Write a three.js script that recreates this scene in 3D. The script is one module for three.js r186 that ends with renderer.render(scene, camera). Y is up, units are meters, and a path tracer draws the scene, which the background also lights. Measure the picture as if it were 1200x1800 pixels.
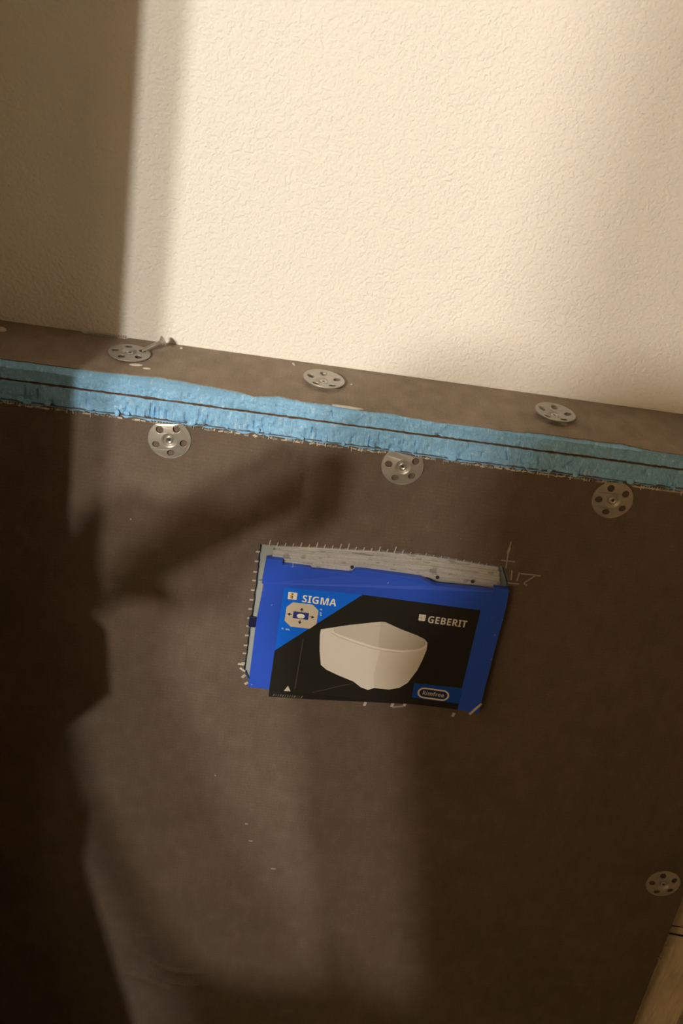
import * as THREE from 'three';
import { mergeGeometries } from 'three/addons/utils/BufferGeometryUtils.js';
import { RoundedBoxGeometry } from 'three/addons/geometries/RoundedBoxGeometry.js';
import { MarchingCubes } from 'three/addons/objects/MarchingCubes.js';

// ---------------------------------------------------------------- camera, light, exposure
const scene = new THREE.Scene();
scene.background = new THREE.Color(0x000000);
const camera = new THREE.PerspectiveCamera(2 * Math.atan(900 / 2150) * 180 / Math.PI, 1200 / 1800, 0.02, 30);
const CAM = new THREE.Vector3(-0.0925, 1.5276, 0.9239);
const cRight = new THREE.Vector3(0.98948, 0.14447, 0.00806);
const cUp = new THREE.Vector3(-0.12190, 0.86231, -0.49149);
const cBack = new THREE.Vector3(-0.07796, 0.48533, 0.87085);
camera.position.copy(CAM);
camera.quaternion.setFromRotationMatrix(new THREE.Matrix4().makeBasis(cRight, cUp, cBack));
scene.add(camera);

const renderer = new THREE.WebGLRenderer({ antialias: true });
renderer.toneMapping = THREE.LinearToneMapping;
renderer.toneMappingExposure = 1.0;
renderer.shadowMap.enabled = true;
renderer.shadowMap.type = THREE.PCFSoftShadowMap;

const LAMPS = [
  { at: [-1.27, 2.40, 3.0], power: 18.0, size: 2.4 },
  { at: [-1.07, 2.40, 3.0], power: 18.0, size: 1.6 },
];
const LAMP_COLOUR = new THREE.Color().setRGB(1, 0.91, 0.77);

// ---------------------------------------------------------------- helpers
let seedState = 12345;
function rnd() { seedState = (Math.imul(seedState, 1664525) + 1013904223) >>> 0; return seedState / 4294967296; }
function reseed(s) { seedState = s >>> 0; }
function hash2(i, j, s) {
  let h = Math.imul(i, 374761393) + Math.imul(j, 668265263) + Math.imul(s, 974634721);
  h = Math.imul(h ^ (h >>> 13), 1274126177); h ^= h >>> 16; return (h >>> 0) / 4294967296;
}
function vnoise(x, y, s, px = 0, py = 0) {        // value noise, optional period in cells
  const i = Math.floor(x), j = Math.floor(y), f = x - i, g = y - j;
  const u = f * f * (3 - 2 * f), v = g * g * (3 - 2 * g);
  const w = (a, p) => p ? ((a % p) + p) % p : a;
  const a = hash2(w(i, px), w(j, py), s), b = hash2(w(i + 1, px), w(j, py), s), c = hash2(w(i, px), w(j + 1, py), s), d = hash2(w(i + 1, px), w(j + 1, py), s);
  return a + (b - a) * u + (c - a) * v + (a - b - c + d) * u * v;
}
const used = new Map();
function numbered(n) { const k = used.get(n) || 0; used.set(n, k + 1); return k ? n + '_' + String(k).padStart(3, '0') : n; }
function shade(o) { o.traverse(m => { if (m.isMesh) { m.castShadow = true; m.receiveShadow = true; } }); return o; }
function part(name, geo, mat, parent) { const m = new THREE.Mesh(geo, mat); m.name = name; m.castShadow = m.receiveShadow = true; parent.add(m); return m; }
function thing(name, label, category, group) {
  const g = new THREE.Group(); g.name = numbered(name); g.userData = { label, category }; if (group) g.userData.group = group; scene.add(g); return g;
}
function structure(name, geo, mat, label) { const m = part(name, geo, mat, scene); m.userData = { kind: 'structure', label, category: name.split('_')[0] }; return m; }
function box(x0, x1, y0, y1, z0, z1) { const g = new THREE.BoxGeometry(x1 - x0, y1 - y0, z1 - z0); g.translate((x0 + x1) / 2, (y0 + y1) / 2, (z0 + z1) / 2); return g; }
function boxUV(geo, per = 1) {                     // uv in metres / per, by dominant normal
  const p = geo.attributes.position, n = geo.attributes.normal, uv = new Float32Array(p.count * 2);
  for (let i = 0; i < p.count; i++) {
    const ax = Math.abs(n.getX(i)), ay = Math.abs(n.getY(i)), az = Math.abs(n.getZ(i));
    let u, v; if (az >= ax && az >= ay) { u = p.getX(i); v = p.getY(i); } else if (ay >= ax) { u = p.getX(i); v = p.getZ(i); } else { u = p.getZ(i); v = p.getY(i); }
    uv[2 * i] = u / per; uv[2 * i + 1] = v / per;
  }
  geo.setAttribute('uv', new THREE.BufferAttribute(uv, 2)); return geo;
}
function dataTex(w, h, fn, srgb, repeat = true) {
  const d = new Uint8Array(w * h * 4);
  for (let j = 0; j < h; j++) for (let i = 0; i < w; i++) { const c = fn(i, j), k = 4 * (j * w + i); d[k] = c[0]; d[k + 1] = c[1]; d[k + 2] = c[2]; d[k + 3] = 255; }
  const t = new THREE.DataTexture(d, w, h); t.magFilter = THREE.LinearFilter; t.minFilter = THREE.LinearMipmapLinearFilter; t.generateMipmaps = true;
  if (repeat) t.wrapS = t.wrapT = THREE.RepeatWrapping; if (srgb) t.colorSpace = THREE.SRGBColorSpace; t.needsUpdate = true; return t;
}
const clamp8 = v => Math.max(0, Math.min(255, Math.round(v)));
const grey = v => { const c = clamp8(v); return [c, c, c]; };
const toS = v => 255 * (v <= 0.0031308 ? 12.92 * v : 1.055 * Math.pow(v, 1 / 2.4) - 0.055);
const lin = (r, g, b) => new THREE.Color().setRGB(r, g, b);
function lerpTable(tab, x) { if (x <= tab[0][0]) return tab[0][1]; for (let i = 1; i < tab.length; i++) if (x <= tab[i][0]) { const t = (x - tab[i - 1][0]) / (tab[i][0] - tab[i - 1][0]); return tab[i - 1][1] + t * (tab[i][1] - tab[i - 1][1]); } return tab[tab.length - 1][1]; }

// ---------------------------------------------------------------- materials
const M = {};
{ // stippled roller paint, 0.6 m tile
  const N = 2048, per = 0.6, cell = m => Math.round(per / m);
  const c1 = cell(0.0018), c2 = cell(0.0029), c3 = cell(0.0011), c4 = cell(0.03);
  const bump = dataTex(N, N, (i, j) => {
    const u = i / N, v = j / N;
    const wx = (vnoise(u * c2, v * c2, 91, c2, c2) - .5) * .9, wy = (vnoise(u * c2, v * c2, 92, c2, c2) - .5) * .9;
    const a = vnoise(u * c1 + wx, v * c1 + wy, 3, c1, c1), b = vnoise(u * c2 + wy, v * c2 - wx, 4, c2, c2), c = vnoise(u * c3, v * c3, 5, c3, c3), d = vnoise(u * c4, v * c4, 6, c4, c4);
    const h = a * .50 + b * .42 + c * .16; const blob = h < .38 ? h * .7 : h < .62 ? .266 + (h - .38) * 1.55 : .638 + (h - .62) * .7;
    return grey(255 * blob * (.75 + .25 * d));
  });
  M.plaster = new THREE.MeshStandardMaterial({ color: lin(.85, .83, .79), roughness: .82, bumpMap: bump, bumpScale: 0.0008 });
  M.warmBounce = new THREE.MeshStandardMaterial({ color: lin(.90, .72, .45), roughness: .8, bumpMap: bump, bumpScale: 0.0008 });  // unseen right wall: warm bright colour chosen to bounce light onto the shaded wall
  M.paint = new THREE.MeshStandardMaterial({ color: lin(.46, .37, .24), roughness: .85 });
}
const SKIN_PER = 0.504;
{ // cement skin with glass mesh pressed into it
  const N = 2048, pitch = 144;
  const h = (i, j) => {
    const u = i / N, v = j / N;
    const wob = (vnoise(u * 24, v * 24, 21, 24, 24) - .5) * .5, wob2 = (vnoise(u * 24, v * 24, 22, 24, 24) - .5) * .5;
    const a = Math.cos((u * pitch + wob) * 2 * Math.PI), b = Math.cos((v * pitch + wob2) * 2 * Math.PI);
    const ridge = Math.max(Math.pow(Math.max(0, a), 3) * .6, Math.pow(Math.max(0, b), 3));
    return ridge * (.45 + .55 * vnoise(u * 60, v * 60, 23, 60, 60));
  };
  M.skinBump = dataTex(N, N, (i, j) => grey(150 * h(i, j) + 70 * vnoise(i / N * 700, j / N * 700, 24, 700, 700)));
  const col = (base, dust) => dataTex(N, N, (i, j) => {
    const u = i / N, v = j / N;
    const big = vnoise(u * 7, v * 7, 31, 7, 7) * .6 + vnoise(u * 19, v * 19, 32, 19, 19) * .4, mid = vnoise(u * 90, v * 40, 33, 90, 40), fine = vnoise(u * 900, v * 900, 34, 900, 900);
    const spk = fine > .93 && mid > .55 ? 1.35 : 1;
    const k = (.84 + .2 * big + .12 * (mid - .5) + .22 * (fine - .5) + .10 * h(i, j)) * spk;
    const t = dust * Math.pow(vnoise(u * 40, v * 40, 35, 40, 40), 2);
    return [clamp8(toS(base[0] * k + t)), clamp8(toS(base[1] * k + t * .9)), clamp8(toS(base[2] * k + t * .78))];
  }, true);
  M.skin = new THREE.MeshPhysicalMaterial({ map: col([.130, .100, .078], .014), bumpMap: M.skinBump, bumpScale: .00022, roughness: .8, specularIntensity: .25 });
  M.skinTopLit = new THREE.MeshPhysicalMaterial({ map: col([.255, .205, .158], .05), bumpMap: M.skinBump, bumpScale: .00016, roughness: .85, specularIntensity: .3 });  // dusty ledge skin, base also lightened to stand in for light from above
  M.skinEdge = new THREE.MeshStandardMaterial({ color: lin(.11, .075, .058), roughness: .9 });
}
{
  const foam = dataTex(2048, 256, (i, j) => {
    const x = i / 2048, y = j / 256;
    const a = vnoise(x * 60, y * 4, 41, 60, 4), b = vnoise(x * 400, y * 30, 42, 400, 30), c = vnoise(x * 1000, y * 90, 43, 1000, 90);
    const chip = Math.max(0, vnoise(x * 170, y * 9, 44, 170, 9) + .45 * (c - .5) - .80) * 2.2;
    const k = .86 + .16 * a + .16 * (b - .5) + .16 * (c - .5);
    const r = .235 * k + chip * .4, g = .50 * k + chip * .3, bb = .80 * k + chip * .15;
    return [clamp8(toS(r)), clamp8(toS(g)), clamp8(toS(bb))];
  }, true);
  M.foam = new THREE.MeshStandardMaterial({ map: foam, roughness: .75 });
  M.fibre = new THREE.MeshStandardMaterial({ color: lin(.56, .52, .46), roughness: .7 });
  M.fibreDull = new THREE.MeshStandardMaterial({ color: lin(.32, .285, .24), roughness: .8 });
  M.zinc = new THREE.MeshStandardMaterial({ color: lin(.40, .38, .34), metalness: .5, roughness: .42 });
  M.steel = new THREE.MeshStandardMaterial({ color: lin(.58, .56, .53), metalness: .85, roughness: .28 });
  M.recess = new THREE.MeshStandardMaterial({ color: lin(.10, .095, .09), metalness: .6, roughness: .5 });
  M.greyFoam = new THREE.MeshStandardMaterial({
    roughness: .8, map: dataTex(1024, 256, (i, j) => {
      const x = i / 1024, y = j / 256; const s = vnoise(x * 14, y * 40, 51, 14, 40), f = vnoise(x * 250, y * 60, 52, 250, 60), st = vnoise(x * 30, y * 14, 53, 30, 14);
      const k = .40 + .14 * (s - .5) + .10 * (f - .5) - (st > .82 ? .14 : 0); return [clamp8(toS(k)), clamp8(toS(k * 1.0)), clamp8(toS(k * .98))];
    }, true)
  });
  M.palePlastic = new THREE.MeshStandardMaterial({ color: lin(.34, .37, .36), roughness: .45 });
  M.navy = new THREE.MeshStandardMaterial({ color: lin(.008, .01, .05), roughness: .5 });
  M.dark = new THREE.MeshStandardMaterial({ color: lin(.03, .027, .024), roughness: .8 });
  const wood = dataTex(512, 512, (i, j) => {
    const x = i / 512, y = j / 512; const g = vnoise(x * 40 + 2 * vnoise(x * 4, y * 3, 61, 4, 3), y * 4, 62, 0, 4), f = vnoise(x * 160, y * 24, 63, 160, 24);
    const k = .75 + .3 * g + .2 * (f - .5); return [clamp8(toS(.74 * k)), clamp8(toS(.64 * k)), clamp8(toS(.47 * k))];
  }, true);
  M.wood = new THREE.MeshStandardMaterial({ map: wood, roughness: .7 });
  M.floor = new THREE.MeshStandardMaterial({ color: lin(.13, .10, .07), roughness: .6 });
}

// ---------------------------------------------------------------- the room
const WALL_Z = -0.089;
structure('wall_back', boxUV(box(-2.1, 0.95, 0, 2.7, WALL_Z - .12, WALL_Z), .6), M.plaster, 'cream stippled plaster wall above the boxed-in ledge');
structure('floor', boxUV(box(-2.8, 1.3, -.1, 0, WALL_Z - .12, 4.4), .6), M.floor, 'bare brown floor of the room');
structure('ceiling', box(-2.8, 1.3, 2.7, 2.8, WALL_Z - .12, 4.4), M.paint, 'plain ceiling');
structure('wall_left', boxUV(box(-.447, -.347, 0, 2.7, WALL_Z, .38), .6), M.plaster, 'short side wall beside the boxed-in ledge');
structure('wall_right', boxUV(box(.56, .66, 0, 2.7, WALL_Z, 2.0), .6), M.warmBounce, 'unseen side wall of the room, coloured warm yellow to bounce light');
structure('wall_side', box(-2.1, -2.0, 0, 2.7, WALL_Z, 2.0), M.paint, 'far side wall of the room');
structure('wall_front', mergeGeometries([box(-.638, .95, 0, 2.7, 1.9, 2.0), box(-2.1, -1.85, 0, 2.7, 1.9, 2.0), box(-1.85, -.638, 2.35, 2.7, 1.9, 2.0)]), M.paint, 'partition wall with the open doorway');
structure('wall_hall', mergeGeometries([box(-2.8, 1.3, 0, 2.7, 4.3, 4.4), box(-2.8, -2.7, 0, 2.7, 2.0, 4.3), box(1.2, 1.3, 0, 2.7, 2.0, 4.3), box(-2.8, -2.1, 0, 2.7, 1.9, 2.0), box(.95, 1.3, 0, 2.7, 1.9, 2.0)]), M.paint, 'hall walls around the ceiling lamp');

// ---------------------------------------------------------------- ledge: two backer boards lying on each other
const LEDGE_TILT = -0.0055, XL = -0.345, XR = 0.4155;
const tilt = x => LEDGE_TILT * x;
// how far the cut top edge of the upper skin is set back along the ledge
const SETBACK = [[-.346, -.008], [-.3054, -.0081], [-.2814, -.0079], [-.2408, -.0084], [-.2085, -.0096], [-.1762, -.0132], [-.1429, -.0099], [-.1095, -.0055], [-.0975, -.0012], [-.0779, -.0074], [-.0559, -.0040], [-.0359, -.0045], [-.0045, -.0017], [.0143, -.0041], [.0410, -.0005], [.0575, .0012], [.0796, -.0003], [.0929, -.0020], [.1103, .0006], [.1454, -.0042], [.1698, -.0036], [.1959, -.0035], [.2194, -.0048], [.2348, -.0005], [.2677, .0005], [.4155, -.002]];
const setback = x => lerpTable(SETBACK, x) - .0006 + .0016 * (vnoise(x * 260, .5, 71) - .5) + .001 * (vnoise(x * 900, .5, 72) - .5);
const backEdge = x => { const n = x > -.254 && x < -.212 ? Math.min(1, Math.min(x + .254, -.212 - x) / .003) : 0; return -.0884 + .0004 * vnoise(x * 300, 1, 73) + n * (.0036 + .0012 * vnoise(x * 700, 1, 74)); };
// nicks and gouges of the saw in the foam face: [x, y, half width, half height, depth, slant]
reseed(77);
const NICKS = [];
for (let k = 0; k < 70; k++) { const x = -.31 + .6 * rnd(); NICKS.push([x, 1.0785 + .009 * rnd(), .0007 + .0018 * rnd(), .003 + .005 * rnd(), .0008 + .0017 * rnd(), (rnd() - .5) * .6]); }
NICKS.push([.1748, 1.0865, .0022, .007, .0035, .7], [.160, 1.083, .0016, .005, .0018, -.3], [-.176, 1.083, .0016, .006, .003, .05], [-.03, 1.1035, .0009, .005, .0015, -.35], [.0598, 1.0975, .003, .0018, .003, 0], [.012, 1.079, .003, .003, .0022, 0]);
function foamZ(x, y) {
  let z = .0016 * (vnoise(x * 90, y * 120, 81) - .5) + .0012 * (vnoise(x * 330, y * 330, 82) - .5) + .0007 * (vnoise(x * 900, y * 900, 83) - .5);
  for (const [nx, ny, w, h, d, s] of NICKS) { const dy = (y - ny) / h; if (dy > 1 || dy < -1) continue; const dx = (x - nx - s * (y - ny)) / w; if (Math.abs(dx) < 1.6) { const q = Math.max(0, 1 - Math.abs(dx)) * (1 - dy * dy); z -= d * q; if (dx < -1 || dx > 1) z += .25 * d * (1.6 - Math.abs(dx)) * (1 - dy * dy); } }
  return z;
}
function sweepX(xs, profile, uvf) {                // closed profile swept along x; profile(x) -> [[z,y],...]
  const pos = [], uv = [], idx = []; const n = profile(xs[0]).length;
  xs.forEach(x => { profile(x).forEach(([z, y]) => { pos.push(x, y + tilt(x), z); const t = uvf(x, y, z); uv.push(t[0], t[1]); }); });
  for (let i = 0; i < xs.length - 1; i++) for (let j = 0; j < n; j++) { const a = i * n + j, b = i * n + (j + 1) % n, c = a + n, d = b + n; idx.push(a, b, c, b, d, c); }
  for (const i of [0, xs.length - 1]) for (let j = 1; j < n - 1; j++) i ? idx.push(i * n, i * n + j, i * n + j + 1) : idx.push(i * n, i * n + j + 1, i * n + j);
  const g = new THREE.BufferGeometry(); g.setAttribute('position', new THREE.Float32BufferAttribute(pos, 3)); g.setAttribute('uv', new THREE.Float32BufferAttribute(uv, 2)); g.setIndex(idx);
  const f = g.toNonIndexed(); f.computeVertexNormals(); return f;
}
const xsFine = []; for (let x = XL; x <= XR + 1e-6; x += .00125) xsFine.push(Math.min(x, XR));
const foamUV = (x, y, z) => [x / .3, (y - z * .9) / .04];
const skinUV = (x, y, z) => [x / SKIN_PER, z / SKIN_PER];
function foamProfile(yb, yt, sb) {
  return x => { // starts at the back top corner, goes down the back, along the bottom and up the front
    const rows = 9, p = [[backEdge(x) + .001, yt], [backEdge(x) + .001, yb]];
    const s = sb ? Math.min(0, sb(x)) : -.0006; const drop = Math.min(.0035, .0008 + Math.abs(s) * .22);
    for (let r = 0; r < rows; r++) { const y = yb + (yt - drop - yb) * r / (rows - 1); p.push([foamZ(x, y), y]); }
    p.push([Math.min(s * .5, 0) + .3 * foamZ(x, yt), yt - drop * .35]); p.push([s, yt]);
    return p;
  };
}
function flatSlab(yb, yt, zf) { return x => [[backEdge(x), yt], [backEdge(x), yb], [zf(x), yb], [zf(x), yt]]; }
const upper = thing('ledge_board', 'upper backer board of the ledge, brown grey top skin and blue foam edge', 'backer board');
part('foam_core', sweepX(xsFine, foamProfile(1.0969, 1.1092, setback), foamUV), M.foam, upper).userData.label = 'light blue foam core';
part('top_skin', sweepX(xsFine, flatSlab(1.1092, 1.11, x => setback(x) + .0004), skinUV), M.skinTopLit, upper).userData.label = 'brown grey cement skin';
const jag = (s, a) => x => -.0004 + a * (vnoise(x * 400, .3, s) - .55) + a * .6 * (vnoise(x * 60, .3, s + 1) - .5);
part('bottom_skin', sweepX(xsFine, flatSlab(1.0961, 1.0969, jag(101, .0016)), skinUV), M.skinEdge, upper);
const lower = thing('ledge_board', 'lower backer board of the ledge, its nicked blue foam edge above the front panel', 'backer board');
part('top_skin', sweepX(xsFine, flatSlab(1.0948, 1.0956, jag(111, .002)), skinUV), M.skinEdge, lower);
part('foam_core', sweepX(xsFine, foamProfile(1.0785, 1.0948, null), foamUV), M.foam, lower).userData.label = 'light blue foam core';
part('bottom_skin', sweepX(xsFine, flatSlab(1.0777, 1.0785, jag(121, .0014)), skinUV), M.skinEdge, lower);

{ reseed(333); const fl = [];
  for (let k = 0; k < 34; k++) { const x = -.31 + .6 * rnd(), w = .0012 + .003 * rnd(), h = .0008 + .0022 * rnd(), g = new THREE.IcosahedronGeometry(1, 1); g.scale(w, h, .0008); g.rotateZ((rnd() - .5) * .8); g.rotateX(-.4 * rnd()); g.translate(x, 1.0787 + tilt(x) + .0032 * rnd() * rnd(), .0011); const p = g.attributes.position, uv = []; for (let i = 0; i < p.count; i++) uv.push(p.getX(i) / .3, p.getY(i) / .04); g.setAttribute('uv', new THREE.Float32BufferAttribute(uv, 2)); fl.push(g); }
  part('foam_flakes', mergeGeometries(fl), M.foam, lower).userData.kind = 'stuff'; }

// ---------------------------------------------------------------- front board with the cut opening
const front = thing('front_board', 'large dark brown backer board front panel with a cut-out around the blue cover', 'backer board');
const OPEN = [[-.0760, .9703], [-.0246, .9752], [.0256, .9787], [.0763, .9805], [.1408, .9776], [.1494, .9593], [.1512, .8195], [.0407, .8176], [-.0483, .8120], [-.0690, .8190], [-.0755, .8330], [-.0757, .8891], [-.0753, .9326]];
reseed(5);
function jagged(poly, step, amp, closed = true) {
  const out = []; const n = poly.length;
  for (let i = 0; i < (closed ? n : n - 1); i++) { const a = poly[i], b = poly[(i + 1) % n], L = Math.hypot(b[0] - a[0], b[1] - a[1]), k = Math.max(1, Math.round(L / step)); for (let t = 0; t < k; t++) out.push([a[0] + (b[0] - a[0]) * t / k + (t ? amp * (rnd() - .5) : 0), a[1] + (b[1] - a[1]) * t / k + (t ? amp * (rnd() - .5) : 0)]); }
  if (!closed) out.push(poly[n - 1]);
  return out;
}
function frontShape(amp, topY) {
  const top = []; for (let x = XR; x > XL; x -= .0035) top.push([x, topY + tilt(x) - (amp ? .0022 * rnd() : .0004)]);
  const s = new THREE.Shape([[XL, .002], [XR, .002], ...jagged([[XR, .01], [XR, topY - .01]], .004, amp * .8, false), ...top, [XL, topY]].map(p => new THREE.Vector2(p[0], p[1])));
  s.holes.push(new THREE.Path(jagged(OPEN, .0035, amp).map(p => new THREE.Vector2(p[0], p[1])))); return s;
}
{
  const uvScale = g => { const uv = g.attributes.uv; for (let i = 0; i < uv.count; i++) uv.setXY(i, uv.getX(i) / SKIN_PER, uv.getY(i) / SKIN_PER); return g; };
  const g1 = new THREE.ExtrudeGeometry(frontShape(.0012, 1.0768), { depth: .0008, bevelEnabled: false }); g1.translate(0, 0, -.0008);
  part('front_skin', uvScale(g1), M.skin, front).userData.label = 'dark brown cement skin with a fine mesh pattern';
  const g2 = new THREE.ExtrudeGeometry(frontShape(0, 1.0772), { depth: .011, bevelEnabled: false }); g2.translate(0, 0, -.0118);
  const uv = g2.attributes.uv; for (let i = 0; i < uv.count; i++) uv.setXY(i, uv.getX(i) / .3, uv.getY(i) / .04);
  part('foam_core', g2, M.foam, front);
  // blister where the skin is rubbed up, low on the left
  const b = new THREE.PlaneGeometry(.15, .085, 60, 40), p = b.attributes.position, buv = b.attributes.uv;
  for (let i = 0; i < p.count; i++) {
    const x = p.getX(i), y = p.getY(i), e = Math.max(0, 1 - (x / .075) ** 2) * Math.max(0, 1 - (y / .0425) ** 2);
    const q = y + .18 * x + .006 * Math.sin(x * 60 + 1);
    const rid = Math.exp(-(((q - .012) / .004) ** 2)) * .0022 * Math.exp(-(((x - .012) / .035) ** 2)) + Math.exp(-(((q + .008) / .003) ** 2)) * .0016 * Math.exp(-(((x - .022) / .03) ** 2)) + Math.exp(-(((q + .021) / .004) ** 2)) * .0014 * Math.exp(-(((x + .02) / .045) ** 2));
    p.setZ(i, -.0003 + e * (.0006 + rid + .0006 * (vnoise(x * 160, y * 260, 131) - .5))); buv.setXY(i, (x - .115) / SKIN_PER, (y + .41) / SKIN_PER);
  }
  b.computeVertexNormals(); b.translate(-.115, .41, 0);
  part('blister', b, M.skin, front).userData.label = 'rubbed wrinkled patch of skin';
}
function stick(a, b, w, t) {                        // thin flat bar between two points of the panel plane
  const A = new THREE.Vector3(...a), B = new THREE.Vector3(...b), L = A.distanceTo(B); const g = new THREE.BoxGeometry(w, L, t);
  const q = new THREE.Quaternion().setFromUnitVectors(new THREE.Vector3(0, 1, 0), B.clone().sub(A).normalize()); g.applyQuaternion(q); g.translate((A.x + B.x) / 2, (A.y + B.y) / 2, (A.z + B.z) / 2); return g;
}
{ // cut mesh ends
  reseed(901); const g = [], d = [];
  for (let x = -.33; x < .41; x += .0024) {
    const y = 1.0768 + tilt(x), r = rnd(), list = rnd() < .5 ? g : d;
    if (r < .62) { const L = .0012 + .0034 * rnd() * rnd(); list.push(stick([x, y - .0004, .0005], [x + (rnd() - .5) * .0014, y - .0006 - L, .0004 + .0012 * rnd()], .0006 + .0005 * rnd(), .0004)); }
    if (rnd() < .5) list.push(stick([x - .0016, y - .0014 - .0014 * rnd(), .0003], [x + .0024, y - .0014 - .0014 * rnd(), .0003], .0006 + .0009 * rnd(), .0005));
  }
  for (const x of [.262, .29, .33]) g.push(stick([x - .028, 1.0744 + tilt(x), .0004], [x + .02, 1.0744 + tilt(x), .0004], .0009, .0005));
  // along the opening: pale tips
  const tip = (x, y, dx, dy, w) => g.push(stick([x, y, .0003], [x + dx, y + dy, .0011], w, .0006));
  const topY = x => lerpTable(OPEN.slice(0, 5).map(p => [p[0], p[1]]), x);
  for (let x = -.068; x < .13; x += .0069) { const big = x < .055; tip(x, topY(x) - .0015, .0006, big ? .0035 + .004 * rnd() : .002 + .0015 * rnd(), big ? .0008 : .0006); }
  for (let k = 0; k < 5; k++) { const x = -.042 + k * .0135; g.push(stick([x, topY(x) - .0014, .0004], [x + .0135, topY(x + .0135) - .0014 - .0008 * rnd(), .0004], .0009, .0005)); }
  for (let y = .962; y > .838; y -= .0102) tip(-.0755, y + .002 * rnd(), -.0032, .0004, .0016);
  tip(-.0758, .8385, -.006, .001, .0022); tip(-.0745, .831, -.005, .004, .002); tip(-.070, .8185, -.003, -.002, .003); tip(-.0735, .827, -.003, -.003, .003);
  for (const [x, y] of [[.0422, .8064], [.0682, .8087], [.0799, .8110], [.1279, .8052], [.1498, .8152]]) tip(x, y, .0006, .005, .0026);
  d.push(stick([.069, .8085, .0004], [.079, .811, .0004], .002, .0005));
  g.push(stick([.1405, .8195, .0125], [.149, .8335, .0125], .0022, .0008));
  // scored marks next to the opening
  const S = [[[.1423, 1.0038], [.1421, .9925]], [[.1377, .9841], [.1501, .9841]], [[.1566, .9735], [.1560, .9643]], [[.1483, .9614], [.1587, .9616]], [[.1579, .9725], [.1697, .9730]], [[.1690, .9730], [.1761, .9726]], [[.1710, .9719], [.1634, .9641]], [[.1634, .9641], [.1633, .9623]], [[.1633, .9623], [.1661, .9615]]];
  const D = [[[.1421, .9925], [.1436, .9760]], [[.1495, .9750], [.1507, .9648]]];
  const marks = S.map(([a, b]) => stick([...a, .0002], [...b, .0002], .0012, .0005)).concat([stick([.1424, .9975, .0002], [.1420, .9925, .0002], .0022, .0006)]);
  const dull = D.map(([a, b]) => stick([...a, .0002], [...b, .0002], .0011, .0005));
  const f = part('mesh_ends', mergeGeometries(g), M.fibre, front); f.userData.kind = 'stuff';
  const f2 = part('mesh_ends', mergeGeometries(d.concat(dull)), M.fibreDull, front); f2.userData.kind = 'stuff';
  part('scored_mark', mergeGeometries(marks), M.fibreDull, front).userData.label = 'pale scored cross and strokes';
  const sp = []; for (const [x, y, w] of [[-.0186, .5823, .005], [-.0527, .6407, .003], [-.046, .618, .004], [-.19, .98, .0015], [-.09, .70, .0015]]) sp.push(stick([x - w / 2, y, .0001], [x + w / 2, y, .0001], .0014, .0004));
  part('scuff', mergeGeometries(sp), M.fibreDull, front).userData.kind = 'stuff';
  // torn mesh at the joint of ledge and wall, and small crumbs on the ledge
  const t = []; for (let x = -.247; x < -.214; x += .0021) t.push(stick([x, 1.1105 + tilt(x), -.0870], [x + .0004, 1.1118 + tilt(x), -.0883], .0009, .0005));
  t.push(stick([-.249, 1.1112, -.0872], [-.215, 1.1112, -.0872], .0006, .0005));
  const f3 = part('mesh_ends', mergeGeometries(t), M.fibre, upper); f3.userData.kind = 'stuff';
  const cr = []; const crumb = (x, z, sx, sz, a) => { const c = new THREE.IcosahedronGeometry(1, 1); c.scale(sx, .0008, sz); c.rotateY(a); c.translate(x, 1.1102 + tilt(x), z); cr.push(c); };
  crumb(-.0361, -.0693, .0045, .0016, .3); crumb(-.029, -.0655, .0035, .0022, .4); crumb(-.198, -.0315, .006, .0022, .2); crumb(-.1885, -.027, .0035, .0013, .1); crumb(-.1652, -.0811, .0014, .0025, 0); crumb(-.066, -.0795, .001, .003, .4); crumb(-.015, -.052, .001, .001, 0); crumb(-.318, -.068, .004, .006, .5);
  const cb = part('crumbs', mergeGeometries(cr), M.fibre, upper); cb.userData.kind = 'stuff';
  const sl = new THREE.IcosahedronGeometry(1, 2); sl.scale(.0145, .0007, .0022); sl.rotateY(-.05); sl.translate(-.019, 1.1099, -.0045);
  part('sliver', sl, M.fibre, upper).userData.label = 'pale curled sliver of foam';
}

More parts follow.
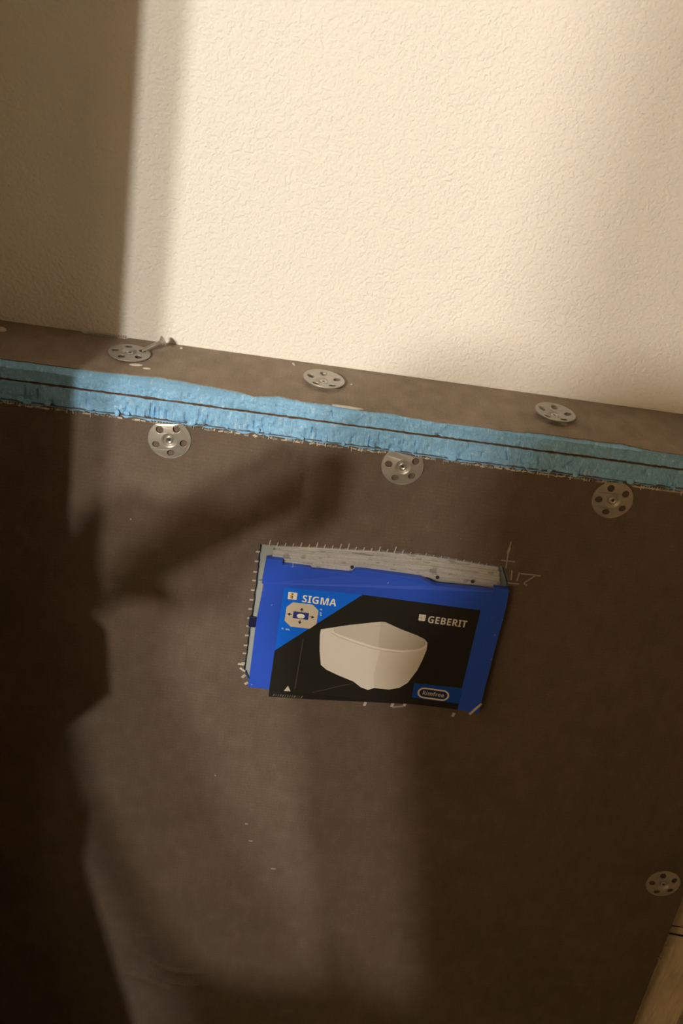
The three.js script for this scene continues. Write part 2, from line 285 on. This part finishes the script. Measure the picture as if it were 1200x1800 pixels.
// ---------------------------------------------------------------- service box behind the opening and its printed cover
{
  const sb = thing('service_box', 'grey service box set into the cut opening, behind the blue cover', 'service box');
  const bs = new THREE.Shape([[-.0752, .9695], [-.0246, .9745], [.0256, .9778], [.0763, .9795], [.1400, .9768], [.1486, .958], [.1505, .8205], [.0407, .8180], [-.0478, .8125], [-.0686, .8195], [-.0749, .833]].map(p => new THREE.Vector2(p[0], p[1])));
  const g = new THREE.ExtrudeGeometry(bs, { depth: .05, bevelEnabled: false }); g.translate(0, 0, -.0545);
  part('body', g, M.palePlastic, sb);
  // layered top rim
  const rim = [[-.062, .137, .0005, .0026], [-.064, .139, .0045, .0034], [-.064, .140, .0092, .0042], [-.064, .141, .0142, .0050]];
  for (const [x0, x1, off, z] of rim) {
    const pts = []; for (let x = x0; x <= x1 + 1e-6; x += (x1 - x0) / 24) pts.push([x, lerpTable([[-.076, .9695], [-.0246, .9745], [.0256, .9778], [.0763, .9795], [.142, .9765]], x) - off]);
    const s = new THREE.Shape([...pts, ...pts.slice().reverse().map(([x, y]) => [x, y - .0068])].map(p => new THREE.Vector2(p[0], p[1])));
    const q = new THREE.ExtrudeGeometry(s, { depth: .0045, bevelEnabled: false }); q.translate(0, 0, z - .0075);
    const uv = q.attributes.uv; for (let i = 0; i < uv.count; i++) uv.setXY(i, uv.getX(i) / .22, uv.getY(i) / .03);
    part('rim_layer', q, M.greyFoam, sb);
  }
  const lg = new RoundedBoxGeometry(.0052, .100, .004, 2, .0008); lg.rotateZ(-.008); lg.translate(-.0712, .882, -.002); part('side_strip', lg, M.palePlastic, sb).userData.label = 'pale grey plastic strip';
  const cg = new RoundedBoxGeometry(.0062, .0114, .003, 2, .0006); cg.translate(-.0738, .8882, .0004); part('clip', cg, M.navy, sb).userData.label = 'small navy clip';
  for (const [x, y] of [[.0075, .9602], [.0845, .9602], [.1165, .9602]]) { const c = new THREE.CylinderGeometry(.0017, .0017, .001, 14); c.rotateX(Math.PI / 2); c.translate(x, y - .0005, .0022); part('pin', c, M.dark, sb); }
}
const CARD = [[-.0690, .9602], [-.0544, .9604], [-.0539, .9563], [-.0296, .9562], [-.0279, .9546], [-.0167, .9550], [.0074, .9552], [.0105, .9600], [.0181, .9605], [.0694, .9599], [.0788, .9564], [.0831, .9551], [.1349, .9576], [.1347, .9612], [.1482, .9612], [.1494, .9436], [.1487, .8863], [.1490, .8213], [.1299, .8224], [.0852, .8215], [.0402, .8164], [-.0131, .8114], [-.0495, .8095], [-.0494, .8181], [-.0698, .8180], [-.0704, .8908], [-.0680, .9339], [-.0701, .9342]];
{
  const X0 = -.0725, Y0 = .8065, WM = .2235, HM = .1555, S = 8600, W = Math.round(WM * S), H = Math.round(HM * S);
  const cv = document.createElement('canvas'); cv.width = W; cv.height = H; const c = cv.getContext('2d');
  const X = x => (x - X0) * S, Y = y => H - (y - Y0) * S;
  const poly = (pts, fill) => { c.beginPath(); pts.forEach(([x, y], i) => i ? c.lineTo(X(x), Y(y)) : c.moveTo(X(x), Y(y))); c.closePath(); c.fillStyle = fill; c.fill(); };
  const line = (pts, w, st) => { c.beginPath(); pts.forEach(([x, y], i) => i ? c.lineTo(X(x), Y(y)) : c.moveTo(X(x), Y(y))); c.lineWidth = w * S; c.strokeStyle = st; c.stroke(); };
  c.lineCap = 'round'; c.lineJoin = 'round';
  c.fillStyle = '#2b55d0'; c.fillRect(0, 0, W, H);
  reseed(61); // scuffs in the blue film
  for (let k = 0; k < 90; k++) { const x = X0 + WM * rnd(), y = Y0 + HM * rnd(), a = rnd() * 6.3, L = .001 + .006 * rnd(); line([[x, y], [x + L * Math.cos(a), y + L * Math.sin(a)]], .0002 + .0004 * rnd(), 'rgba(120,140,210,' + (.10 + .16 * rnd()).toFixed(2) + ')'); }
  for (let k = 0; k < 12; k++) { const x = X0 + WM * rnd(), y = Y0 + HM * rnd(); line([[x, y], [x + .0006, y + .0006]], .0011, 'rgba(190,200,230,.55)'); }
  // printed picture
  poly([[-.0501, .9334], [.0203, .9365], [.1274, .9365], [.1276, .8505], [.1284, .8200], [-.0500, .8060]], '#23231f');
  poly([[-.0501, .9334], [.0203, .9365], [-.0500, .8636]], '#0d6cf0');
  line([[-.0258, .8805], [-.0263, .8227]], .0006, '#55564f'); line([[-.0094, .8210], [.0259, .8374]], .0008, '#4b4d45');
  poly([[-.0455, .9293], [-.0373, .9293], [-.0373, .9216], [-.0453, .9216]], '#f0ece2');
  poly([[-.0434, .9284], [-.0421, .9284], [-.0421, .9224], [-.0434, .9224]], '#e3a94a');
  poly([[-.0420, .9258], [-.0408, .9258], [-.0408, .9224], [-.0420, .9224]], '#6b4c1c'); poly([[-.0420, .9282], [-.0408, .9282], [-.0408, .9267], [-.0420, .9267]], '#2c2519');
  c.fillStyle = '#f4f1ea'; c.textBaseline = 'alphabetic';
  const text = (s, x, y, hgt, width, font) => { c.save(); c.font = font + ' ' + Math.round(hgt * S * 1.38) + 'px sans-serif'; const m = c.measureText(s).width; c.translate(X(x), Y(y)); c.scale(width * S / m, 1); c.fillText(s, 0, 0); c.restore(); };
  text('SIGMA', -.0327, .9204, .0077, .0312, 'bold');
  // flush plate diagram
  poly([[-.0402, .9188], [-.0222, .9190], [-.0162, .9132], [-.0162, .8985], [-.0215, .8925], [-.0390, .8922], [-.0452, .8978], [-.0452, .9128]], '#cfc6b4');
  poly([[-.0383, .9093], [-.0243, .9093], [-.0243, .9018], [-.0383, .9018]], '#2b3c8c');
  c.beginPath(); c.ellipse(X(-.0313), Y(.9050), .0036 * S, .0026 * S, 0, 0, 7); c.fillStyle = '#f2eee4'; c.fill();
  const arrow = (x, y, a) => { const q = .0017, p = [[q, 0], [-q * .6, q], [-q * .6, -q]].map(([u, v]) => [x + u * Math.cos(a) - v * Math.sin(a), y + u * Math.sin(a) + v * Math.cos(a)]); poly(p, '#2c2622'); line([[x, y], [x - .0024 * Math.cos(a), y - .0024 * Math.sin(a)]], .0008, '#2c2622'); };
  arrow(-.0313, .9125, Math.PI / 2); arrow(-.0313, .8978, -Math.PI / 2); arrow(-.0420, .9055, Math.PI); arrow(-.0205, .9055, 0);
  for (const [x, y] of [[-.0142, .9150], [-.0140, .9112], [-.0137, .9090], [-.0460, .8890], [-.0422, .8886], [-.0404, .8886]]) { c.beginPath(); c.ellipse(X(x), Y(y), .0011 * S, .0008 * S, .5, 0, 7); c.fillStyle = 'rgba(225,230,245,.75)'; c.fill(); }
  // bowl
  const T = [[-.0114, .8934], [.0132, .9021], [.0407, .9102], [.0450, .9104], [.0609, .9047], [.0761, .9004], [.0834, .8973], [.0868, .8937], [.0874, .8861], [.0857, .8739], [.0830, .8615], [.0768, .8460], [.0701, .8390], [.0608, .8354], [.0469, .8351], [.0415, .8319], [.0343, .8340], [.0265, .8396], [.0120, .8443], [-.0004, .8493], [-.0060, .8539], [-.0092, .8690], [-.0114, .8864]];
  poly(T, '#e6e3df');
  poly([[.0469, .8351], [.0440, .8500], [.0455, .8790], [.0652, .8794], [.0865, .8883], [.0874, .8861], [.0857, .8739], [.0830, .8615], [.0768, .8460], [.0701, .8390], [.0608, .8354]], '#dcd8d2');
  poly([[-.0004, .8967], [.0013, .8917], [.0234, .8860], [.0394, .8823], [.0532, .8813], [.0648, .8818], [.0769, .8846], [.0832, .8879], [.0862, .8924], [.0834, .8973], [.0761, .9004], [.0609, .9047], [.0450, .9104], [.0407, .9102], [.0132, .9021]], '#d0ccc5');
  poly([[.0407, .9102], [.0450, .9104], [.0609, .9047], [.0761, .9004], [.0834, .8973], [.0862, .8924], [.0832, .8879], [.0769, .8846], [.0648, .8818], [.0532, .8813], [.0430, .8820]], '#c5c0b8');
  line([[-.0016, .8925], [.0057, .8890], [.0238, .8841], [.0398, .8810], [.0536, .8800], [.0652, .8805], [.0792, .8836], [.0855, .8880]], .0013, '#efece8');
  line([[-.0016, .8912], [.0057, .8876], [.0238, .8825], [.0398, .8794], [.0536, .8785], [.0652, .8789]], .0005, '#b8b2a8');
  // maker's mark
  c.fillStyle = '#e4e0d8'; poly([[.0738, .9238], [.0802, .9238], [.0802, .9168], [.0742, .9168]], '#e4e0d8'); line([[.0764, .9238], [.0766, .9168]], .00035, '#9a9285'); line([[.0739, .9203], [.0802, .9203]], .00035, '#9a9285');
  c.fillStyle = '#e4e0d8'; text('GEBERIT', .0822, .9158, .0076, .0362, 'bold');
  // badge
  poly([[.0826, .8466], [.1285, .8482], [.1288, .8300], [.0836, .8296]], '#1049b0');
  const pill = (x0, x1, y0, y1, lw, st) => { const r = (y1 - y0) / 2; c.beginPath(); c.arc(X(x0 + r), Y(y0 + r), r * S, Math.PI / 2, Math.PI * 1.5); c.arc(X(x1 - r), Y(y0 + r), r * S, -Math.PI / 2, Math.PI / 2); c.closePath(); c.lineWidth = lw * S; c.strokeStyle = st; c.fillStyle = '#16264f'; c.fill(); c.stroke(); };
  pill(.0886, .1168, .8314, .8422, .0017, '#e6e2da'); c.fillStyle = '#cfcac0'; text('Rimfree', .0922, .8346, .0046, .0210, 'bold');
  // tiny warning triangle and line of print, too small to read
  poly([[-.0330, .8252], [-.0362, .8186], [-.0298, .8190]], '#c9c5bb');
  for (let k = 0; k < 13; k++) line([[-.0455 + k * .0022, .8112 + k * .0001], [-.0446 + k * .0022, .8134 + k * .0001]], .0009, 'rgba(205,200,190,' + (.2 + .45 * rnd()).toFixed(2) + ')');
  const tex = new THREE.CanvasTexture(cv); tex.colorSpace = THREE.SRGBColorSpace;
  const mat = new THREE.MeshStandardMaterial({ map: tex, roughness: .42 });
  const cover = thing('cover_card', 'blue printed cover with a white toilet picture, in the panel opening', 'cover');
  const g = new THREE.ExtrudeGeometry(new THREE.Shape(CARD.map(p => new THREE.Vector2(p[0], p[1]))), { depth: .006, bevelEnabled: true, bevelSize: .0004, bevelThickness: .0004, bevelOffset: -.0004, bevelSegments: 1 });
  const p = g.attributes.position, uv = g.attributes.uv;
  for (let i = 0; i < p.count; i++) { uv.setXY(i, (p.getX(i) - X0) / WM, (p.getY(i) - Y0) / HM); p.setZ(i, p.getZ(i) + .0006 + Math.max(0, p.getX(i) - .02) * .045); }
  g.computeVertexNormals(); part('printed_sheet', g, mat, cover);
}

// ---------------------------------------------------------------- washers
function washerGeos(R, cut) {
  const s = new THREE.Shape(); const n = 64; const pts = [];
  for (let i = 0; i < n; i++) { const a = i / n * Math.PI * 2; let x = R * Math.cos(a), y = R * Math.sin(a); if (cut && y > cut) y = cut + (y - cut) * .06; pts.push(new THREE.Vector2(x, y)); }
  s.setFromPoints(pts);
  const c = new THREE.Path(); c.absarc(0, 0, .0068, 0, Math.PI * 2, true); s.holes.push(c);
  return s;
}
const discCache = new Map();
function washer(label, rot, cut, holeTurn, dome = .0022, edge = 0) {
  const t = thing('fixing_washer', label, 'washer', 'fixing washers'); const holder = new THREE.Group(); holder.name = 'x';
  const s = washerGeos(.0177, cut);
  for (let k = 0; k < 5; k++) { const a = holeTurn + k * Math.PI * 2 / 5, x = .0121 * Math.cos(a), y = .0121 * Math.sin(a); if (cut && y + .0034 > cut) { continue; } const h = new THREE.Path(); h.absarc(x, y, .0034, 0, Math.PI * 2, true); s.holes.push(h); }
  const g = new THREE.ExtrudeGeometry(s, { depth: .0005, bevelEnabled: true, bevelSize: .0003, bevelThickness: .0003, bevelSegments: 2, curveSegments: 20 });
  const lift = r => edge + (dome - edge) * Math.min(1, Math.max(0, 1 - (r - .0068) / .0109));     // domed, or dished where it is pulled into the soft board
  const gp = g.attributes.position; for (let i = 0; i < gp.count; i++) gp.setZ(i, gp.getZ(i) + lift(Math.hypot(gp.getX(i), gp.getY(i))));
  g.computeVertexNormals(); part('disc', g, M.zinc, t);
  const dish = new THREE.LatheGeometry([[.0070, .0009], [.0064, .0010], [.0054, .0004], [.0044, -.0006], [.0040, -.0010], [0, -.0010], [0, -.0014], [.0044, -.0012], [.0058, -.0002], [.0070, .0001], [.0070, .0009]].map(p => new THREE.Vector2(p[0], p[1])), 40); dish.rotateX(Math.PI / 2); dish.translate(0, 0, dome);
  part('dish', dish, M.zinc, t);
  const head = new THREE.LatheGeometry([[0, -.0011], [.0034, -.0011], [.0036, -.0004], [.0031, .0002], [.0019, .0003], [.0017, -.0006], [0, -.0006]].map(p => new THREE.Vector2(p[0], p[1])), 32); head.rotateX(Math.PI / 2); head.translate(0, 0, dome);
  const sc = part('screw_head', head, M.steel, t); sc.userData.label = 'shiny screw head';
  const bits = []; for (let k = 0; k < 3; k++) { const b = new THREE.BoxGeometry(.0007, .0030, .0003); b.rotateZ(k * Math.PI / 3); b.translate(0, 0, dome - .0005); bits.push(b); } part('drive_recess', mergeGeometries(bits), M.recess, sc);
  t.quaternion.copy(rot); return t;
}
const qz = a => new THREE.Quaternion().setFromEuler(new THREE.Euler(0, 0, a));
const qTop = (ax, az, spin) => new THREE.Quaternion().setFromEuler(new THREE.Euler(-Math.PI / 2 + ax, az, spin, 'XYZ'));
const UP = .0004;
washer('metal washer under the blue ledge edge, nearest the left shadow, bright screw', qz(.12), .0142, 1.0).position.set(-.1625, 1.0622, UP);
washer('metal washer with a trimmed top, middle of the three under the blue edge', qz(-.12), .0113, .68).position.set(.0350, 1.0647, UP);
washer('metal washer under the blue edge, right of the scored marks', qz(.06), .0166, .62).position.set(.2200, 1.0578, UP);
washer('metal washer low on the dark panel beside the wooden post', qz(.3), 0, .3).position.set(.3887, .6175, UP);
const tw = (x, z) => [x, 1.1104 + tilt(x), z];
washer('metal washer on top of the ledge beside the leaning screw', qTop(0, -.01, 0), 0, .5, .0014, .0006).position.set(...tw(-.2066, -.0522));
washer('metal washer on top of the ledge, middle of the three', qTop(.02, .03, 0), 0, .35, .0014, .0034).position.set(...tw(-.0395, -.0472));
washer('metal washer on top of the ledge, nearest the right edge of the picture', qTop(.02, .04, 0), 0, .2, .0014, .0038).position.set(...tw(.1634, -.0425));

// ---------------------------------------------------------------- leaning screw
{
  const t = thing('screw', 'loose steel screw standing tilted on the ledge near the wall', 'screw');
  const base = new THREE.Vector3(-.1978, 1.1112, -.0600), tip = new THREE.Vector3(-.1797, 1.1211, -.0680); const d = tip.clone().sub(base), L = d.length();
  const pr = [[0, 0], [.0006, .0008]]; for (let y = .0012; y < L * .55; y += .0012) { pr.push([.0024, y], [.0017, y + .0006]); } pr.push([.0021, L * .56], [.0021, L - .0028], [0, L - .0028]);
  const sh = new THREE.LatheGeometry(pr.map(p => new THREE.Vector2(p[0], p[1])), 20);
  const hd = new THREE.LatheGeometry([[0, L - .0032], [.0022, L - .0032], [.0046, L - .0006], [.0048, L], [.0042, L + .0005], [.0018, L + .0005], [.0016, L - .0008], [0, L - .0008]].map(p => new THREE.Vector2(p[0], p[1])), 28);
  t.position.copy(base); t.quaternion.setFromUnitVectors(new THREE.Vector3(0, 1, 0), d.normalize());
  part('shaft', sh, M.steel, t); part('head', hd, M.zinc, t);
}

// ---------------------------------------------------------------- timber post beside the panel
{
  const t = thing('timber_post', 'light wooden post behind the edge of the dark panel, bottom right', 'post');
  const g = new RoundedBoxGeometry(.075, 1.07, .045, 2, .002); g.translate(.4405, .535, -.0425); boxUV(g, .2);
  part('timber', g, M.wood, t);
  const w = thing('wire', 'thin dark wire crossing the wooden post', 'wire');
  const c1 = new THREE.CatmullRomCurve3([[.4185, .5262, -.0185], [.430, .5252, -.0183], [.445, .5228, -.0186], [.465, .520, -.0184]].map(p => new THREE.Vector3(...p)));
  part('strand', new THREE.TubeGeometry(c1, 24, .0009, 6), M.dark, w);
  const c2 = new THREE.CatmullRomCurve3([[.4185, .5375, -.0186], [.430, .5372, -.0184], [.45, .5365, -.0186]].map(p => new THREE.Vector3(...p)));
  part('strand', new THREE.TubeGeometry(c2, 24, .0006, 6), M.dark, w);
  const g2 = [stick([.4165, .5262, .0004], [.4205, .5275, .0004], .0016, .0008), stick([.414, .5065, .0004], [.4185, .5055, .0004], .0016, .0008)];
  const f = part('mesh_ends', mergeGeometries(g2), M.fibreDull, front); f.userData.kind = 'stuff';
}

// ---------------------------------------------------------------- ceiling lamp in the hall
{
  const t = thing('ceiling_lamp', 'two-bulb lamp hanging from the hall ceiling behind the photographer', 'lamp');
  const mid = LAMPS[0].at.map((v, i) => (v + LAMPS[1].at[i]) / 2);
  const canopy = new THREE.LatheGeometry([[0, 0], [.06, 0], [.055, .02], [.02, .03], [0, .03]].map(p => new THREE.Vector2(p[0], p[1])), 32); canopy.translate(mid[0], 2.668, mid[2]); part('canopy', canopy, M.zinc, t);
  const rod = new THREE.CylinderGeometry(.006, .006, .20, 12); rod.translate(mid[0], 2.57, mid[2]); part('rod', rod, M.zinc, t);
  const arm = new THREE.CylinderGeometry(.006, .006, .21, 12); arm.rotateZ(Math.PI / 2); arm.translate(mid[0], 2.472, mid[2]); part('arm', arm, M.zinc, t);
  const glow = new THREE.MeshStandardMaterial({ color: 0xffffff, emissive: LAMP_COLOUR, emissiveIntensity: 6 });
  for (const l of LAMPS) {
    const so = new THREE.CylinderGeometry(.014, .014, .036, 16); so.translate(l.at[0], l.at[1] + .052, l.at[2]); const soc = part('socket', so, M.zinc, t);
    const b = new THREE.SphereGeometry(.034, 24, 16); b.translate(...l.at); const bulb = part('bulb', b, glow, t); bulb.castShadow = false;
    const p = new THREE.PointLight(LAMP_COLOUR, l.power, 0, 2); p.position.set(...l.at); p.castShadow = true; p.shadow.mapSize.set(2048, 2048); p.shadow.radius = l.size; p.shadow.bias = -.0005; scene.add(p);
  }
}

// ---------------------------------------------------------------- photographer (casts the shadows on the panel), holding the phone
{
  const V = (x, y, z) => new THREE.Vector3(x, y, z);
  const fwd = cBack.clone().negate();
  const C = CAM.clone().addScaledVector(fwd, -.0075).addScaledVector(cRight, -.025).addScaledVector(cUp, -.060);
  const onPhone = (r, u, f) => C.clone().addScaledVector(cRight, r).addScaledVector(cUp, u).addScaledVector(fwd, f);
  const phone = thing('phone', 'dark phone held upright by the photographer', 'phone');
  phone.position.copy(C); phone.quaternion.copy(camera.quaternion);
  part('body', new RoundedBoxGeometry(.074, .148, .008, 3, .0038), M.dark, phone);
  const scr = new RoundedBoxGeometry(.068, .140, .0008, 2, .0003); scr.translate(0, 0, .0042); part('screen', scr, M.navy, phone);

  function mesher(min, size, res, bones, k) {      // smooth union of tapered capsules
    const mc = new MarchingCubes(res, new THREE.MeshBasicMaterial(), false, false, 260000); mc.isolation = 0;
    const st = size / (res / 2) / 2; let q = 0; const f = mc.field;
    const B = bones.map(([a, b, ra, rb]) => ({ a, d: b.clone().sub(a), l2: Math.max(1e-9, b.distanceToSquared(a)), ra, rb }));
    for (let z = 0; z < res; z++) for (let y = 0; y < res; y++) for (let x = 0; x < res; x++) {
      const px = min.x + x * st, py = min.y + y * st, pz = min.z + z * st; let acc = 1e3;
      for (const o of B) {
        const ex = px - o.a.x, ey = py - o.a.y, ez = pz - o.a.z; let t = (ex * o.d.x + ey * o.d.y + ez * o.d.z) / o.l2; t = t < 0 ? 0 : t > 1 ? 1 : t;
        const dd = Math.sqrt((ex - t * o.d.x) ** 2 + (ey - t * o.d.y) ** 2 + (ez - t * o.d.z) ** 2) - (o.ra + (o.rb - o.ra) * t);
        const h = Math.max(0, k - Math.abs(acc - dd)) / k; acc = Math.min(acc, dd) - h * h * k * .25;
      }
      f[q++] = -acc;
    }
    mc.update(); const n = mc.count; const P = new Float32Array(n * 3), N = new Float32Array(n * 3);
    for (let i = 0; i < n; i++) { // marching cubes space is -1..1
      for (let c = 0; c < 3; c++) { P[3 * i + c] = [min.x, min.y, min.z][c] + (mc.positionArray[3 * i + c] + 1) * (res / 2) * st; N[3 * i + c] = mc.normalArray[3 * i + c]; }
    }
    const g = new THREE.BufferGeometry(); g.setAttribute('position', new THREE.BufferAttribute(P, 3)); g.setAttribute('normal', new THREE.BufferAttribute(N, 3)); return g;
  }
  const paint = (g, fn) => { const p = g.attributes.position, c = new Float32Array(p.count * 3); for (let i = 0; i < p.count; i++) c.set(fn(p.getX(i), p.getY(i), p.getZ(i)), 3 * i); g.setAttribute('color', new THREE.BufferAttribute(c, 3)); return g; };
  const SKIN = [.52, .33, .24], JACKET = [.05, .055, .07], JEANS = [.06, .08, .13], SHOE = [.08, .07, .06];
  const SL = V(-.590, 1.300, 1.45), SR = V(-.22, 1.305, 1.47), EL = V(-.590, 1.345, 1.11), ER = V(-.02, 1.40, 1.26);
  const WL = V(-.478, 1.272, .80), KL = V(-.405, 1.302, .745), WR = onPhone(.078, -.045, -.055);
  const HIPL = V(-.49, .88, 1.47), HIPR = V(-.31, .88, 1.47), NL = V(-.51, .48, 1.45), NR = V(-.295, .48, 1.44), AL = V(-.515, .09, 1.50), AR = V(-.285, .09, 1.49);
  const HEAD = V(-.425, 1.592, 1.345);
  const body = [[V(-.41, .95, 1.50), V(-.41, 1.20, 1.49), .135, .12], [V(-.46, 1.19, 1.49), V(-.36, 1.19, 1.49), .11, .11], [V(-.475, .93, 1.465), V(-.345, .93, 1.465), .115, .115], [SL, SR, .060, .060], [V(-.40, 1.31, 1.46), HEAD.clone().add(V(.0, -.08, .025)), .062, .055],
  [SL, EL, .052, .042], [EL, WL, .042, .028], [SR, ER, .060, .048], [ER, WR, .046, .030],
  [HIPL, NL, .095, .062], [NL, AL, .062, .042], [HIPR, NR, .095, .062], [NR, AR, .062, .042], [AL.clone().add(V(0, -.045, .03)), V(-.525, .035, 1.34), .040, .034], [AR.clone().add(V(0, -.045, .03)), V(-.275, .035, 1.33), .040, .034]];
  const gb = mesher(V(-1.26, -.06, .72), 1.72, 132, body, .04);
  paint(gb, (x, y, z) => { const dl = Math.min(WL.distanceTo(V(x, y, z)), WR.distanceTo(V(x, y, z))); if (y > 1.43 && z > 1.26 && x < -.2) return SKIN; if (dl < .05) return SKIN; if (y < .085) return SHOE; return y < .90 ? JEANS : JACKET; });
  // head
  const hb = (x, y, z) => HEAD.clone().add(V(x, y, z));
  const gh = mesher(HEAD.clone().add(V(-.15, -.16, -.15)), .30, 76, [[hb(0, .035, .015), hb(0, .03, -.015), .077, .075], [hb(0, -.04, -.02), hb(0, -.075, -.045), .058, .034], [hb(0, .012, -.082), hb(0, -.018, -.100), .009, .013], [hb(-.074, .01, .01), hb(-.078, -.02, .005), .014, .010], [hb(.074, .01, .01), hb(.078, -.02, .005), .014, .010], [hb(-.022, -.047, -.083), hb(.022, -.047, -.083), .007, .007], [hb(-.035, .028, -.075), hb(.035, .028, -.075), .013, .013], [hb(0, -.06, .02), hb(-.004, -.13, .035), .050, .054]], .022);
  paint(gh, (x, y, z) => { const dy = y - HEAD.y, dz = z - HEAD.z, dx = Math.abs(x - HEAD.x); if (dy > -.052 && dy < -.041 && dz < -.07 && dx < .024) return [.40, .16, .14]; return SKIN; });
  // hands: palm, four bent fingers round the back of the phone, thumb on its face
  function hand(sgn, W, up) {
    const H = (r, u, f) => onPhone(sgn * r, u, f), k = [[W, H(.058, up, -.022), .028, .024], [H(.056, up + .022, -.014), H(.056, up - .028, -.014), .015, .015]];
    const len = [.036, .040, .037, .028];
    for (let i = 0; i < 4; i++) { const u = up + .028 - i * .0195, a = H(.054, u, -.004), b = H(.046, u + .001, .014), c = H(.046 - len[i] * .55, u + .002, .0155), d = H(.046 - len[i], u + .002, .0140); k.push([a, b, .0092, .0088], [b, c, .0086, .0078], [c, d, .0076, .0066]); }
    const t0 = H(.055, up + .004, -.020), t1 = H(.044, up + .030, -.020), t2 = H(.022, up + .040, -.0145); k.push([t0, t1, .013, .010], [t1, t2, .0098, .0078]);
    const min = onPhone(sgn * .045, up, 0).add(V(-.085, -.085, -.085)); return paint(mesher(min, .17, 60, k, .006), () => SKIN);
  }
  // left hand closed round a spirit level, added to cast the slanted shadow band
  const LA = V(-.445, 1.3085, .797), LB = V(-.236, 1.272, .515), ax = LB.clone().sub(LA).normalize(), up = V(0, 1, 0).addScaledVector(ax, -ax.y).normalize(), sd = ax.clone().cross(up);
  const lvl = thing('added_spirit_level', 'added unseen spirit level in the left hand, casts the slanted shadow band on the panel', 'spirit level');
  lvl.position.copy(LA).add(LB).multiplyScalar(.5); lvl.quaternion.setFromRotationMatrix(new THREE.Matrix4().makeBasis(ax, up, sd));
  const LL = LA.distanceTo(LB);
  part('body', new RoundedBoxGeometry(LL, .046, .018, 2, .002), new THREE.MeshStandardMaterial({ color: lin(.55, .45, .08), roughness: .5 }), lvl);
  for (const x of [-LL / 2 - .003, LL / 2 + .003]) { const e = new RoundedBoxGeometry(.008, .048, .020, 2, .002); e.translate(x, 0, 0); part('end_cap', e, M.dark, lvl); }
  const vial = new THREE.CylinderGeometry(.006, .006, .04, 16); vial.rotateZ(Math.PI / 2); vial.translate(0, .019, 0); part('vial', vial, new THREE.MeshStandardMaterial({ color: lin(.4, .6, .1), roughness: .2 }), lvl);
  function gripHand() {
    const C0 = LA.clone().addScaledVector(ax, .05), H = (a, u, o) => C0.clone().addScaledVector(ax, a).addScaledVector(up, u).addScaledVector(sd, o); const out = -1;   // palm on the wall-left side of the level
    const k = [[WL, H(-.004, -.012, out * .026), .027, .022], [H(-.030, -.004, out * .024), H(.032, -.004, out * .024), .017, .017]];
    const len = [.9, 1, .95, .8];
    for (let i = 0; i < 4; i++) { const a = .032 - i * .0195, f = len[i]; const p0 = H(a, .006, out * .024), p1 = H(a, .034, out * .010), p2 = H(a, .035, -out * .008 * f), p3 = H(a, .035 - .022 * f, -out * .019); k.push([p0, p1, .0098, .0090], [p1, p2, .0088, .0082], [p2, p3, .0080, .0070]); }
    k.push([H(.020, -.010, out * .026), H(.040, -.030, out * .010), .0130, .0100], [H(.040, -.030, out * .010), H(.046, -.029, -out * .014), .0098, .0078]);
    return paint(mesher(C0.clone().add(V(-.10, -.10, -.10)), .20, 68, k, .006), () => SKIN);
  }
  const geo = mergeGeometries([gb, gh, gripHand(), hand(1, WR, -.040)]);
  const person = thing('person', 'person in a dark jacket and jeans holding a phone and an added spirit level', 'person');
  part('body', geo, new THREE.MeshStandardMaterial({ vertexColors: true, roughness: .85 }), person);
  const hair = mesher(HEAD.clone().add(V(-.15, -.16, -.15)), .30, 64, [[hb(0, .055, .03), hb(0, .055, -.012), .074, .070], [hb(-.05, .02, .03), hb(-.04, -.04, .05), .032, .022], [hb(.05, .02, .03), hb(.04, -.04, .05), .032, .022], [hb(0, 0, .055), hb(0, -.05, .055), .045, .03]], .03);
  part('hair', hair, new THREE.MeshStandardMaterial({ color: lin(.035, .022, .014), roughness: .7 }), person);
  for (const s of [-1, 1]) { const e = new THREE.SphereGeometry(.0115, 16, 12); e.translate(...hb(s * .031, .006, -.073).toArray()); part('eye', e, new THREE.MeshStandardMaterial({ color: lin(.7, .68, .64), roughness: .3 }), person); const ir = new THREE.SphereGeometry(.0055, 12, 10); ir.translate(...hb(s * .031, .004, -.0815).toArray()); part('iris', ir, M.recess, person); }
}

// ---------------------------------------------------------------- unseen boards added outside the picture to shade parts of the panel
{
  const sheet = (pts, z, label) => {
    const t = thing('added_blocker_board', label, 'board'); const g = new THREE.ExtrudeGeometry(new THREE.Shape(pts.map(p => new THREE.Vector2(p[0], p[1]))), { depth: .0008, bevelEnabled: false });
    for (const [nm, dz, d, m] of [['back_skin', 0, .0008, M.skin], ['foam_core', .0008, .0104, M.foam], ['front_skin', .0112, .0008, M.skin]]) { const q = new THREE.ExtrudeGeometry(new THREE.Shape(pts.map(p => new THREE.Vector2(p[0], p[1]))), { depth: d, bevelEnabled: false }); q.translate(0, 0, z + dz); const uv = q.attributes.uv; for (let i = 0; i < uv.count; i++) uv.setXY(i, uv.getX(i) / SKIN_PER, uv.getY(i) / SKIN_PER); part(nm, q, m, t); }
    return t;
  };
  sheet([[-.399, 1.40], [-.085, .001], [.55, .001], [.55, 1.34], [-.08, 1.37], [-.22, 1.45], [-.362, 1.46]], 1.035, 'added unseen board sheet, shaped to shade the right side of the panel');  // added to block the lamps; its slanted edge sets the right shadow border
  sheet([[-.40, 1.14], [-.80, 1.14], [-.80, .001], [-.13, .001], [-.365, .85], [-.37, .93], [-.312, 1.00], [-.318, 1.06]], .385, 'added unseen board at the end of the side wall, shaped to shade the left of the panel');  // added blocker; the jutting corner is shaped to darken the panel at left
}

shade(scene);
scene.traverse(o => { if (o.name === 'bulb') o.castShadow = false; });
renderer.render(scene, camera);
